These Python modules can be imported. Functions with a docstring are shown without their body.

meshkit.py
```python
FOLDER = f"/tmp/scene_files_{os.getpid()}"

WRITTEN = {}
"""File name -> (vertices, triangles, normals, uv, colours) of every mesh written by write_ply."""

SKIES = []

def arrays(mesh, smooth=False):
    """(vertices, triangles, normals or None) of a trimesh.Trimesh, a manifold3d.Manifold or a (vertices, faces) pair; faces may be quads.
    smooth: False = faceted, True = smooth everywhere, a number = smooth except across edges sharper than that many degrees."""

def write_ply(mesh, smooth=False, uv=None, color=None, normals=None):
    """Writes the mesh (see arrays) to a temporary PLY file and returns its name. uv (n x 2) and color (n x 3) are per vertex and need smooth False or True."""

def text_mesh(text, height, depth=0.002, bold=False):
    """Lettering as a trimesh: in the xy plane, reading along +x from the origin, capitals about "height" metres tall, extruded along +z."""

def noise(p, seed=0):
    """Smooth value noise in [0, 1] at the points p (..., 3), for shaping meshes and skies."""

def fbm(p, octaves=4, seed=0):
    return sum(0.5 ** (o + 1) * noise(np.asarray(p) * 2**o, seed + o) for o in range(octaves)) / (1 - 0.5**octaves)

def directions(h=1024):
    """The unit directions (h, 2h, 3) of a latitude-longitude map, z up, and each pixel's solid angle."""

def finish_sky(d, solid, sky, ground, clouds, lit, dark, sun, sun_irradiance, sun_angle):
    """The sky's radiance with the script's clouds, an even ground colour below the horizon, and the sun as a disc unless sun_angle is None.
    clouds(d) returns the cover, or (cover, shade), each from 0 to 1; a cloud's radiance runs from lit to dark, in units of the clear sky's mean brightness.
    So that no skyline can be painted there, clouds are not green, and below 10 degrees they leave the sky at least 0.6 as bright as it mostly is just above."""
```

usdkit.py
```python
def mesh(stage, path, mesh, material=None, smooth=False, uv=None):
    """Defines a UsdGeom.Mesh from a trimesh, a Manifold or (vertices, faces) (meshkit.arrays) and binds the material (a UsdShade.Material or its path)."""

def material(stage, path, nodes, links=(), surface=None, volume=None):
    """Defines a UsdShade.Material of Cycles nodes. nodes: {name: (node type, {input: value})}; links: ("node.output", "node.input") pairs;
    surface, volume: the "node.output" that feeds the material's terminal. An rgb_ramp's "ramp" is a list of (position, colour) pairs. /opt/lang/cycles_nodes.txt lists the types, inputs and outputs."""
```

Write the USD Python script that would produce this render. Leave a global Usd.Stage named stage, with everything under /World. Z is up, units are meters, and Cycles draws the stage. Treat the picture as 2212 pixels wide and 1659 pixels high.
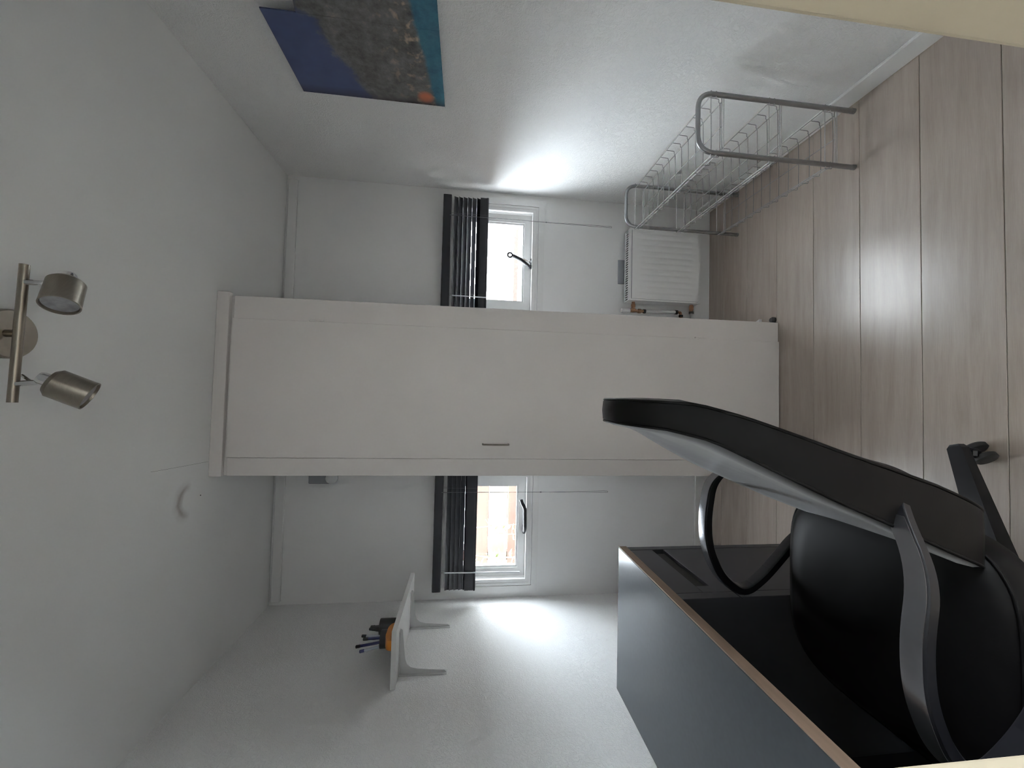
import math, random
import numpy as np
import trimesh
import manifold3d as m3
import usdkit, meshkit
from pxr import Usd, UsdGeom, UsdLux, UsdShade, Gf, Sdf
from scipy.spatial.transform import Rotation

random.seed(7)
rng = np.random.default_rng(7)
stage = Usd.Stage.CreateInMemory()
UsdGeom.SetStageUpAxis(stage, 'Z'); UsdGeom.SetStageMetersPerUnit(stage, 1.0)
UsdGeom.Xform.Define(stage, '/World'); UsdGeom.Scope.Define(stage, '/World/Looks')

# ------------------------------------------------------------------ camera, sky, lamp light, exposure
EXPOSURE = 0.1
SKY = 22.0
F_PX = 834.9                                   # focal length in pixels of the 2212 px wide picture (ultra wide phone lens)
CAM = (1.0978, -2.143, 1.4236)
R = Rotation.from_rotvec([0.1164, 0.0257, 0.0317]).as_matrix()
cam = UsdGeom.Camera.Define(stage, '/World/camera')
cam.CreateHorizontalApertureAttr(36.0); cam.CreateFocalLengthAttr(36.0 * F_PX / 2212)
cam.CreateVerticalApertureAttr(27.0); cam.CreateClippingRangeAttr((0.02, 200.0)); cam.CreateExposureAttr(EXPOSURE)
ax, ay, az = -R[2], R[0], -R[1]                # the phone was held sideways: picture right = down in the room
M = Gf.Matrix4d(*ax, 0, *ay, 0, *az, 0, *CAM, 1)
UsdGeom.Xformable(cam).AddTransformOp().Set(M)

usdkit.material(stage, '/World/Looks/overcast_sky', {
    'tc': ('texture_coordinate', {}), 'mp': ('mapping', {'scale': (1.4, 1.4, 3.0)}),
    'n': ('noise_texture', {'scale': 1.6, 'detail': 5.0, 'roughness': 0.55}),
    'r': ('rgb_ramp', {'ramp': [(0.3, (0.80, 0.89, 1.0)), (0.65, (0.93, 0.97, 1.0))]}),
    'xyz': ('separate_xyz', {}), 'up': ('map_range', {'from_min': 0.0, 'from_max': 1.0, 'to_min': 0.80, 'to_max': 1.45, 'clamp': True}),
    'st': ('math', {'math_type': 'multiply', 'value2': SKY}), 'b': ('background_shader', {})},
    [('tc.generated', 'xyz.vector'), ('xyz.z', 'up.value'), ('up.result', 'st.value1'), ('st.value', 'b.strength'), ('tc.generated', 'mp.vector'), ('mp.vector', 'n.vector'), ('n.fac', 'r.fac'), ('r.color', 'b.color')], surface='b.background')
dome = UsdLux.DomeLight.Define(stage, '/World/sky_dome')
dome.CreateIntensityAttr(1.0); dome.CreateColorAttr((1, 1, 1))
UsdShade.MaterialBindingAPI.Apply(dome.GetPrim()).Bind(UsdShade.Material.Get(stage, '/World/Looks/overcast_sky'))

# ------------------------------------------------------------------ helpers
used = {}
def path_of(name, parent=None):
    base = str(parent.GetPath()) if parent is not None else '/World'
    k = base + '/' + name
    n = used.get(k, 0); used[k] = n + 1
    return k if n == 0 else f'{k}_{n:03d}'

def data(p, **kw):
    for k, v in kw.items():
        if v: p.SetCustomDataByKey(k, v)
    return p

ORIGIN = {}
def thing(name, label, cat, loc=(0, 0, 0), group=None, kind=None):
    p = path_of(name)
    x = UsdGeom.Xform.Define(stage, p); x.AddTranslateOp().Set(Gf.Vec3d(*map(float, loc)))
    o = x.GetPrim(); ORIGIN[str(o.GetPath())] = np.array(loc, float)
    return data(o, label=label, category=cat, group=group, kind=kind)

def struct(name, loc=(0, 0, 0), label=None):
    p = path_of(name)
    x = UsdGeom.Xform.Define(stage, p); x.AddTranslateOp().Set(Gf.Vec3d(*map(float, loc)))
    o = x.GetPrim(); ORIGIN[str(o.GetPath())] = np.array(loc, float)
    return data(o, kind='structure', label=label)

def obj(name, mesh, mat, parent=None, smooth=30, label=None, kind=None, **kw):
    """One Mesh prim. Meshes are given in room coordinates; a part is stored relative to its thing."""
    if isinstance(mesh, list): mesh = trimesh.util.concatenate(mesh)
    mesh = mesh.copy()
    org = np.zeros(3)
    if parent is not None:
        q = parent
        while q and str(q.GetPath()) != '/World':
            if str(q.GetPath()) in ORIGIN: org = ORIGIN[str(q.GetPath())]; break
            q = q.GetParent()
        mesh.apply_translation(-org)
    m = usdkit.mesh(stage, path_of(name, parent), mesh, '/World/Looks/' + mat, smooth=smooth)
    return data(m.GetPrim(), label=label, kind=kind, **kw)

def box(x0, x1, y0, y1, z0, z1, b=0.0):
    x0, x1 = min(x0, x1), max(x0, x1); y0, y1 = min(y0, y1), max(y0, y1); z0, z1 = min(z0, z1), max(z0, z1)
    c = np.array([(x0+x1)/2, (y0+y1)/2, (z0+z1)/2]); h = np.array([x1-x0, y1-y0, z1-z0]) / 2
    if b <= 0:
        m = trimesh.creation.box(2*h); m.apply_translation(c); return m
    b = min(b, h.min() * 0.95)
    pts = []
    for s in np.ndindex(2, 2, 2):
        s = np.array(s) * 2 - 1
        for k in range(3):
            q = h - b; q[k] = h[k]; pts.append(s * q)
    m = trimesh.convex.convex_hull(np.array(pts)); m.apply_translation(c); return m

def tube(pts, r, sides=10, closed=False, caps=True):
    p = np.asarray(pts, float); n = len(p)
    r = np.broadcast_to(r, (n,))
    t = np.zeros_like(p)
    for i in range(n):
        a, b = (p[(i-1) % n], p[(i+1) % n]) if closed else (p[max(i-1, 0)], p[min(i+1, n-1)])
        t[i] = (b - a) / (np.linalg.norm(b - a) + 1e-12)
    u = np.cross(t[0], [0, 0, 1.0]) if abs(t[0][2]) < 0.9 else np.cross(t[0], [1.0, 0, 0])
    u /= np.linalg.norm(u); us = [u]
    for i in range(1, n):
        v = us[-1] - t[i] * np.dot(us[-1], t[i]); us.append(v / np.linalg.norm(v))
    us = np.array(us); w = np.cross(t, us); a = np.arange(sides) * 2 * np.pi / sides
    V = p[:, None] + r[:, None, None] * (np.cos(a)[None, :, None] * us[:, None] + np.sin(a)[None, :, None] * w[:, None])
    V = V.reshape(-1, 3); F = []
    for i in range(n if closed else n - 1):
        j = (i + 1) % n
        for k in range(sides):
            l = (k + 1) % sides
            F += [(i*sides+k, i*sides+l, j*sides+l), (i*sides+k, j*sides+l, j*sides+k)]
    if not closed and caps:
        for i, flip in ((0, 1), (n-1, 0)):
            V = np.vstack([V, p[i]]); c = len(V) - 1
            for k in range(sides):
                l = (k + 1) % sides
                F.append((c, i*sides+l, i*sides+k) if flip else (c, i*sides+k, i*sides+l))
    m = trimesh.Trimesh(V, F, process=False); m.fix_normals(); return m

def rounded(pts, rad, n=6, closed=False):
    """A polyline with its corners rounded."""
    p = [np.array(q, float) for q in pts]; N = len(p); out = []
    for i in range(N):
        if not closed and i in (0, N-1): out.append(p[i]); continue
        a, b, c = p[i-1], p[i], p[(i+1) % N]
        d0, d1 = a - b, c - b; l0, l1 = np.linalg.norm(d0), np.linalg.norm(d1)
        q = min(rad, l0 * 0.49, l1 * 0.49); s, e = b + d0/l0*q, b + d1/l1*q
        for t in np.linspace(0, 1, n): out.append((1-t)**2*s + 2*t*(1-t)*b + t*t*e)
    return np.array(out)

def lathe(profile, origin, axis=(0, 0, 1), sections=28):
    """profile: (radius, height) pairs, spun about axis through origin."""
    m = trimesh.creation.revolve(np.array(profile, float), sections=sections)
    m.apply_transform(trimesh.geometry.align_vectors([0, 0, 1], np.array(axis, float) / np.linalg.norm(axis)))
    m.apply_translation(origin); m.fix_normals(); return m

def from_m3(man):
    k = man.to_mesh(); return trimesh.Trimesh(k.vert_properties[:, :3], k.tri_verts, process=True)
def to_m3(t):
    return m3.Manifold(m3.Mesh(np.asarray(t.vertices, np.float32), np.asarray(t.faces, np.uint32)))
def cut(a, *bs):
    r = to_m3(a)
    for b in bs: r = r - to_m3(b)
    return from_m3(r)

def prism(poly, lo, hi, plane='xz'):
    """Extrudes a 2-D outline (list of points) between lo and hi along the third axis."""
    poly = np.asarray(poly, float)
    if np.sum(poly[:, 0]*np.roll(poly[:, 1], -1) - np.roll(poly[:, 0], -1)*poly[:, 1]) < 0: poly = poly[::-1]
    m = from_m3(m3.CrossSection([poly.tolist()]).extrude(hi - lo))
    v = np.array(m.vertices); o = np.empty_like(v)
    if plane == 'xz': o[:, 0], o[:, 2], o[:, 1] = v[:, 0], v[:, 1], v[:, 2] + lo
    elif plane == 'yz': o[:, 1], o[:, 2], o[:, 0] = v[:, 0], v[:, 1], v[:, 2] + lo
    else: o[:, 0], o[:, 1], o[:, 2] = v[:, 0], v[:, 1], v[:, 2] + lo
    m = trimesh.Trimesh(o, m.faces, process=False); m.fix_normals(); return m

def ring(x0, x1, z0, z1, w, y0, y1):
    return cut(box(x0, x1, y0, y1, z0, z1), box(x0+w, x1-w, y0-1, y1+1, z0+w, z1-w))

# ------------------------------------------------------------------ materials
def mat(name, color, rough=0.5, metal=0.0, var=0.06, vscale=6.0, bump=0.0, bscale=200.0, bdist=0.001, stretch=(1, 1, 1), spec=0.5, coat=0.0, detail=3.0, sheen=0.0):
    """Principled material whose tone wanders a little with noise, with optional fine relief."""
    c = np.array(color)
    nodes = {'g': ('geometry', {}), 'mp': ('mapping', {'scale': stretch}), 'n': ('noise_texture', {'scale': vscale, 'detail': detail}),
             'r': ('rgb_ramp', {'ramp': [(0.25, tuple(c*(1-var))), (0.75, tuple(np.minimum(c*(1+var), 1)))]}),
             'p': ('principled_bsdf', {'roughness': rough, 'metallic': metal, 'specular_ior_level': spec, 'coat_weight': coat, 'sheen_weight': sheen})}
    links = [('g.position', 'mp.vector'), ('mp.vector', 'n.vector'), ('n.fac', 'r.fac'), ('r.color', 'p.base_color')]
    if bump > 0:
        nodes['bn'] = ('noise_texture', {'scale': bscale, 'detail': 4.0, 'roughness': 0.6})
        nodes['b'] = ('bump', {'strength': bump, 'distance': bdist})
        links += [('mp.vector', 'bn.vector'), ('bn.fac', 'b.height'), ('b.normal', 'p.normal')]
    return usdkit.material(stage, '/World/Looks/' + name, nodes, links, surface='p.BSDF')

WALLC = (0.89, 0.89, 0.885)
# side walls: rough trowelled plaster with raised squiggles
usdkit.material(stage, '/World/Looks/rough_plaster', {
    'g': ('geometry', {}), 'n': ('noise_texture', {'scale': 3.0, 'detail': 3.0}),
    'r': ('rgb_ramp', {'ramp': [(0.3, (0.81, 0.81, 0.80)), (0.7, (0.85, 0.85, 0.84))]}),
    'w': ('noise_texture', {'scale': 55.0, 'detail': 3.0, 'roughness': 0.55, 'distortion': 1.2}),
    'wr': ('rgb_ramp', {'ramp': [(0.44, (0, 0, 0)), (0.50, (1, 1, 1)), (0.53, (0.9, 0.9, 0.9)), (0.60, (0.1, 0.1, 0.1))]}),
    'f': ('noise_texture', {'scale': 240.0, 'detail': 2.0}),
    'mx': ('mix', {'fac': 0.25}),
    'b': ('bump', {'strength': 0.5, 'distance': 0.0026}), 'p': ('principled_bsdf', {'roughness': 0.75, 'specular_ior_level': 0.25})},
    [('g.position', 'n.vector'), ('n.fac', 'r.fac'), ('r.color', 'p.base_color'), ('g.position', 'w.vector'), ('w.fac', 'wr.fac'),
     ('g.position', 'f.vector'), ('wr.color', 'mx.color1'), ('f.fac', 'mx.color2'), ('mx.color', 'b.height'), ('b.normal', 'p.normal')], surface='p.BSDF')
mat('smooth_plaster', WALLC, 0.7, var=0.03, vscale=3, bump=0.12, bscale=120, bdist=0.001, spec=0.3)
mat('hall_paint', (0.88, 0.85, 0.80), 0.7, var=0.04, bump=0.1)
mat('jamb_beige', (0.52, 0.45, 0.33), 0.5, var=0.03, vscale=12, bump=0.05, bscale=80)
mat('white_trim', (0.82, 0.82, 0.81), 0.45, var=0.02, bump=0.05, bscale=60, bdist=0.0005)
mat('window_white', (0.85, 0.85, 0.84), 0.35, var=0.02, vscale=20)
mat('closet_paint', (0.81, 0.765, 0.74), 0.55, var=0.025, vscale=5, bump=0.06, bscale=90, bdist=0.0006)
mat('dark_gap', (0.03, 0.028, 0.026), 0.8)
mat('radiator_white', (0.90, 0.90, 0.895), 0.35, var=0.015)
mat('blind_dark', (0.022, 0.023, 0.028), 0.38, var=0.15, vscale=30)
mat('blind_cord', (0.16, 0.16, 0.165), 0.6)
mat('clear_plastic', (0.75, 0.77, 0.80), 0.15, var=0.02)
mat('black_plastic', (0.008, 0.008, 0.010), 0.30, var=0.1, vscale=40, spec=0.35)
mat('handle_black', (0.02, 0.02, 0.022), 0.35)
mat('chrome', (0.72, 0.72, 0.72), 0.14, 1.0, var=0.03, vscale=20)
mat('rack_steel', (0.34, 0.34, 0.35), 0.28, 1.0, var=0.05, vscale=25)
mat('rack_wire_steel', (0.80, 0.80, 0.81), 0.25, 1.0, var=0.05, vscale=25)
mat('brushed_nickel', (0.30, 0.27, 0.23), 0.33, 1.0, var=0.07, vscale=60, stretch=(1, 1, 8))
mat('lamp_glass', (0.33, 0.33, 0.34), 0.2, var=0.25, vscale=60)
mat('brass', (0.36, 0.21, 0.13), 0.45, 0.8, var=0.2, vscale=60)
mat('rubber_black', (0.025, 0.024, 0.024), 0.6)
mat('pipe_white', (0.66, 0.66, 0.65), 0.4)
mat('grey_plate', (0.30, 0.31, 0.33), 0.55)
mat('orange_plastic', (0.62, 0.21, 0.02), 0.4)
mat('cup_black', (0.016, 0.016, 0.017), 0.4)
mat('pen_blue', (0.03, 0.035, 0.12), 0.3)
mat('pen_clear', (0.5, 0.52, 0.58), 0.2)
mat('pen_black', (0.015, 0.015, 0.018), 0.3)
mat('desk_laminate', (0.045, 0.052, 0.058), 0.22, var=0.06, vscale=80, bump=0.03, bscale=300, bdist=0.0003, spec=0.42)
mat('cabinet_grey', (0.045, 0.046, 0.052), 0.45, var=0.05, vscale=60, bump=0.05, bscale=300, bdist=0.0004)
mat('desk_dark', (0.006, 0.006, 0.006), 0.7, spec=0.2)
mat('edge_wood', (0.24, 0.165, 0.115), 0.6, var=0.18, vscale=30, stretch=(1, 0.15, 2))
mat('leather_black', (0.004, 0.0037, 0.004), 0.42, var=0.15, vscale=20, bump=0.15, bscale=260, bdist=0.0006, spec=0.12)
mat('leather_sheen', (0.006, 0.0055, 0.006), 0.40, var=0.15, vscale=20, bump=0.15, bscale=260, bdist=0.0006, spec=0.45, sheen=0.35)
mat('bracket_white', (0.66, 0.66, 0.655), 0.4, var=0.02)
mat('arm_metal', (0.19, 0.19, 0.20), 0.20, 0.9, var=0.05, vscale=40)
mat('shelf_white', (0.82, 0.82, 0.81), 0.4, var=0.02)
mat('canvas_edge', (0.55, 0.53, 0.50), 0.8)
mat('fence_wood', (0.048, 0.020, 0.0105), 0.7, var=0.22, vscale=9, stretch=(0.25, 1, 5), bump=0.2, bscale=40, bdist=0.002)
mat('fence_pale', (0.062, 0.047, 0.030), 0.7, var=0.18, vscale=7, stretch=(0.3, 1, 5), bump=0.2, bscale=40, bdist=0.002)
mat('shed_white', (0.85, 0.85, 0.84), 0.6, var=0.02)
mat('shed_brown', (0.030, 0.017, 0.011), 0.7, var=0.2, vscale=20)
mat('stem_brown', (0.20, 0.12, 0.07), 0.7, var=0.2)
mat('soil', (0.16, 0.15, 0.13), 0.95, var=0.3, vscale=14, bump=0.5, bscale=30, bdist=0.02)
mat('white_plastic', (0.78, 0.78, 0.77), 0.4)
mat('roof_grey', (0.2, 0.2, 0.2), 0.8)
usdkit.material(stage, '/World/Looks/leaf', {
    'o': ('object_info', {}), 'r': ('rgb_ramp', {'ramp': [(0, (0.16, 0.24, 0.09)), (1, (0.42, 0.46, 0.25))]}),
    'p': ('principled_bsdf', {'roughness': 0.5}), 't': ('translucent_bsdf', {}), 'm': ('mix_closure', {'fac': 0.35})},
    [('o.random', 'r.fac'), ('r.color', 'p.base_color'), ('r.color', 't.color'), ('p.BSDF', 'm.closure1'), ('t.BSDF', 'm.closure2')], surface='m.closure')
usdkit.material(stage, '/World/Looks/window_glass', {
    'lw': ('layer_weight', {'blend': 0.5}), 'pw': ('math', {'math_type': 'power', 'value2': 5.0}), 'f': ('math', {'math_type': 'multiply_add', 'value2': 0.9, 'value3': 0.04}),
    't': ('transparent_bsdf', {'color': (0.97, 0.98, 0.98)}), 'g': ('glossy_bsdf', {'roughness': 0.0, 'color': (1, 1, 1)}), 'm': ('mix_closure', {})},
    [('lw.facing', 'pw.value1'), ('pw.value', 'f.value1'), ('f.value', 'm.fac'), ('t.BSDF', 'm.closure1'), ('g.BSDF', 'm.closure2')], surface='m.closure')
# pale grey-brown oak laminate, grain along the plank, every plank its own tone
usdkit.material(stage, '/World/Looks/oak_laminate', {
    'g': ('geometry', {}), 'o': ('object_info', {}), 'k': ('math', {'math_type': 'multiply', 'value2': 37.0}), 'cx': ('combine_xyz', {}),
    'ad': ('mix', {'mix_type': 'add', 'fac': 1.0}), 'mp': ('mapping', {'scale': (1.2, 16.0, 1.0)}),
    'n': ('noise_texture', {'scale': 2.2, 'detail': 6.0, 'roughness': 0.6, 'distortion': 0.5}),
    'n2': ('noise_texture', {'scale': 1.1, 'detail': 2.0}),
    'fm': ('mapping', {'scale': (6.0, 160.0, 1.0)}), 'fn': ('noise_texture', {'scale': 3.0, 'detail': 3.0}),
    'r': ('rgb_ramp', {'ramp': [(0.28, (0.345, 0.282, 0.235)), (0.5, (0.40, 0.335, 0.285)), (0.72, (0.44, 0.375, 0.325))]}),
    'r2': ('rgb_ramp', {'ramp': [(0.2, (0.92, 0.92, 0.92)), (0.8, (1.06, 1.06, 1.06))]}),
    'r3': ('rgb_ramp', {'ramp': [(0.3, (0.95, 0.945, 0.94)), (0.6, (1.02, 1.02, 1.02))]}),
    'mx': ('mix', {'mix_type': 'multiply', 'fac': 1.0}), 'mx2': ('mix', {'mix_type': 'multiply', 'fac': 1.0}),
    'b': ('bump', {'strength': 0.10, 'distance': 0.0006}),
    'p': ('principled_bsdf', {'roughness': 0.27, 'specular_ior_level': 0.75})},
    [('o.random', 'k.value1'), ('k.value', 'cx.x'), ('k.value', 'cx.y'), ('g.position', 'ad.color1'), ('cx.vector', 'ad.color2'), ('ad.color', 'mp.vector'),
     ('mp.vector', 'n.vector'), ('ad.color', 'n2.vector'), ('ad.color', 'fm.vector'), ('fm.vector', 'fn.vector'),
     ('n.fac', 'r.fac'), ('n2.fac', 'r2.fac'), ('fn.fac', 'r3.fac'), ('r.color', 'mx.color1'), ('r2.color', 'mx.color2'),
     ('mx.color', 'mx2.color1'), ('r3.color', 'mx2.color2'), ('mx2.color', 'p.base_color'), ('fn.fac', 'b.height'), ('b.normal', 'p.normal')], surface='p.BSDF')
# ceiling: plain paint with a brown ring-shaped damp stain, a hairline seam and a nail spot
usdkit.material(stage, '/World/Looks/ceiling_paint', {
    'g': ('geometry', {}), 'n': ('noise_texture', {'scale': 3.0, 'detail': 3.0}), 'r': ('rgb_ramp', {'ramp': [(0.3, (0.795, 0.80, 0.785)), (0.7, (0.825, 0.83, 0.815))]}),
    'mp': ('mapping', {'location': (-0.700 / 1.0, 0.622, 0), 'scale': (1.0, 1.0, 0.0)}), 'xyz': ('separate_xyz', {}),
    'ln': ('noise_texture', {'scale': 30.0, 'detail': 3.0}), 'x2': ('math', {'math_type': 'multiply'}), 'y2': ('math', {'math_type': 'multiply'}), 's': ('math', {'math_type': 'add'}), 'd': ('math', {'math_type': 'sqrt'}),
    'dn': ('math', {'math_type': 'multiply_add', 'value2': 0.018}),
    'ringr': ('rgb_ramp', {'ramp': [(0.0, (0, 0, 0)), (0.040, (0.05, 0.05, 0.05)), (0.060, (0.85, 0.85, 0.85)), (0.072, (0.25, 0.25, 0.25)), (0.092, (0, 0, 0)), (1, (0, 0, 0))]}),
    'side': ('map_range', {'from_min': 0.01, 'from_max': -0.035, 'to_min': 0.0, 'to_max': 1.0, 'clamp': True}),
    'mk': ('math', {'math_type': 'multiply'}), 'mx': ('mix', {'color2': (0.20, 0.145, 0.115)}), 'mk2': ('math', {'math_type': 'multiply', 'value2': 0.75}),
    'b': ('bump', {'strength': 0.12, 'distance': 0.001}), 'bn': ('noise_texture', {'scale': 110.0, 'detail': 3.0}),
    'p': ('principled_bsdf', {'roughness': 0.8, 'specular_ior_level': 0.2})},
    [('g.position', 'n.vector'), ('n.fac', 'r.fac'), ('g.position', 'mp.vector'), ('mp.vector', 'xyz.vector'), ('xyz.x', 'x2.value1'), ('xyz.x', 'x2.value2'), ('xyz.y', 'y2.value1'), ('xyz.y', 'y2.value2'),
     ('x2.value', 's.value1'), ('y2.value', 's.value2'), ('s.value', 'd.value1'), ('g.position', 'ln.vector'), ('ln.fac', 'dn.value1'), ('d.value', 'dn.value3'), ('dn.value', 'ringr.fac'),
     ('xyz.y', 'side.value'), ('ringr.color', 'mk.value1'), ('side.result', 'mk.value2'), ('mk.value', 'mk2.value1'), ('mk2.value', 'mx.fac'), ('r.color', 'mx.color1'), ('mx.color', 'p.base_color'),
     ('g.position', 'bn.vector'), ('bn.fac', 'b.height'), ('b.normal', 'p.normal')], surface='p.BSDF')
# print of a steep coast in the evening: blue sky, grey hills, a strip of turquoise water, a few warm lights
usdkit.material(stage, '/World/Looks/coast_print', {
    'g': ('geometry', {}), 'x': ('separate_xyz', {}),
    'n': ('noise_texture', {'scale': 9.0, 'detail': 5.0, 'roughness': 0.65}),
    'nf': ('noise_texture', {'scale': 26.0, 'detail': 5.0, 'roughness': 0.7}),
    # ridge line: z of the ridge falls towards the back wall
    'rz': ('math', {'math_type': 'multiply_add', 'value2': -0.43, 'value3': 1.436}), 'rn': ('math', {'math_type': 'multiply_add', 'value2': 0.16}),
    'sd': ('math', {'math_type': 'subtract'}), 'sm': ('map_range', {'from_min': -0.012, 'from_max': 0.012, 'clamp': True}),
    'hill': ('rgb_ramp', {'ramp': [(0.25, (0.04, 0.043, 0.042)), (0.45, (0.115, 0.112, 0.105)), (0.6, (0.17, 0.168, 0.168)), (0.78, (0.30, 0.26, 0.21))]}),
    'sky': ('rgb_ramp', {'ramp': [(0.3, (0.055, 0.075, 0.165)), (0.7, (0.08, 0.105, 0.21))]}), 'm1': ('mix', {}),
    # water strip along the lower edge, narrowing towards the back wall
    'wz': ('math', {'math_type': 'multiply_add', 'value2': -0.103, 'value3': 1.488}), 'wn': ('math', {'math_type': 'multiply_add', 'value2': 0.035}),
    'wd': ('math', {'math_type': 'subtract'}), 'wm': ('map_range', {'from_min': -0.006, 'from_max': 0.006, 'clamp': True}),
    'sea': ('rgb_ramp', {'ramp': [(0.3, (0.02, 0.10, 0.17)), (0.7, (0.05, 0.20, 0.26))]}), 'm2': ('mix', {}),
    # houses and lamps along the shore
    'v': ('noise_texture', {'scale': 34.0, 'detail': 3.0}),
    'hs': ('map_range', {'from_min': 0.56, 'from_max': 0.70, 'clamp': True}),
    'band': ('map_range', {'from_min': -0.16, 'from_max': -0.01, 'clamp': True}), 'hb': ('math', {'math_type': 'multiply'}), 'm3': ('mix', {'color2': (0.50, 0.38, 0.27)}),
    # red-orange glow on the quay, near the far lower corner
    'gp': ('mapping', {'location': (0, 0.695, -1.607)}), 'gx': ('separate_xyz', {}), 'gy2': ('math', {'math_type': 'multiply'}), 'gz2': ('math', {'math_type': 'multiply'}), 'gs': ('math', {'math_type': 'add'}),
    'gr': ('map_range', {'from_min': 0.0011, 'from_max': 0.0002, 'clamp': True}), 'm4': ('mix', {'color2': (0.60, 0.19, 0.09)}),
    'dk': ('map_range', {'from_min': -0.700, 'from_max': -0.664, 'clamp': True}), 'dk2': ('math', {'math_type': 'multiply', 'value2': 0.6}), 'm5': ('mix', {'color2': (0.02, 0.015, 0.02)}),
    'p': ('principled_bsdf', {'roughness': 0.45})},
    [('g.position', 'x.vector'), ('g.position', 'n.vector'), ('g.position', 'nf.vector'), ('x.y', 'rz.value1'), ('n.fac', 'rn.value1'), ('rz.value', 'rn.value3'),
     ('x.z', 'sd.value1'), ('rn.value', 'sd.value2'), ('sd.value', 'sm.value'), ('nf.fac', 'hill.fac'), ('n.fac', 'sky.fac'), ('sm.result', 'm1.fac'), ('hill.color', 'm1.color1'), ('sky.color', 'm1.color2'),
     ('x.y', 'wz.value1'), ('n.fac', 'wn.value1'), ('wz.value', 'wn.value3'), ('wn.value', 'wd.value1'), ('x.z', 'wd.value2'), ('wd.value', 'wm.value'), ('nf.fac', 'sea.fac'),
     ('g.position', 'v.vector'), ('v.fac', 'hs.value'), ('wd.value', 'band.value'), ('hs.result', 'hb.value1'), ('band.result', 'hb.value2'), ('hb.value', 'm3.fac'), ('m1.color', 'm3.color1'),
     ('wm.result', 'm2.fac'), ('m3.color', 'm2.color1'), ('sea.color', 'm2.color2'),
     ('g.position', 'gp.vector'), ('gp.vector', 'gx.vector'), ('gx.y', 'gy2.value1'), ('gx.y', 'gy2.value2'), ('gx.z', 'gz2.value1'), ('gx.z', 'gz2.value2'), ('gy2.value', 'gs.value1'), ('gz2.value', 'gs.value2'),
     ('gs.value', 'gr.value'), ('gr.result', 'm4.fac'), ('m2.color', 'm4.color1'), ('x.y', 'dk.value'), ('dk.result', 'dk2.value1'), ('dk2.value', 'm5.fac'), ('m4.color', 'm5.color1'), ('m5.color', 'p.base_color')], surface='p.BSDF')

# ------------------------------------------------------------------ the room
W, H, NEAR = 2.245, 2.40, -1.78
# floor: screed with one mesh per laminate plank laid across the room
fl = struct('floor')
obj('subfloor', box(-0.12, W+0.12, -3.4, 0.16, -0.12, -0.012), 'soil', fl)
seams = [0.0] + [-0.1242 - 0.1923 * k for k in range(10)]
for a, b in zip(seams[:-1], seams[1:]):
    obj('plank', box(0.0, W, b + 0.0006, a - 0.0006, -0.012, 0.0, 0.0012), 'oak_laminate', fl, smooth=False)
obj('hall_boarding', box(-0.1, W+0.1, -3.4, seams[-1] - 0.0006, -0.012, 0.0, 0.0012), 'oak_laminate', fl, smooth=False)

ce = struct('ceiling')
obj('ceiling_board', box(-0.12, W+0.12, -3.4, 0.16, H, H+0.12), 'ceiling_paint', ce)
obj('nail_spot', lathe([(0, 0), (0.0022, 0), (0.0022, -0.001), (0, -0.001)], (0.703, -0.563, H), sections=8), 'rubber_black', ce)
obj('seam', tube([(0.835, -0.80, H+0.0002), (0.828, -0.66, H+0.0002), (0.822, -0.527, H+0.0002)], 0.0005, 4), 'dark_gap', ce)

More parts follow.
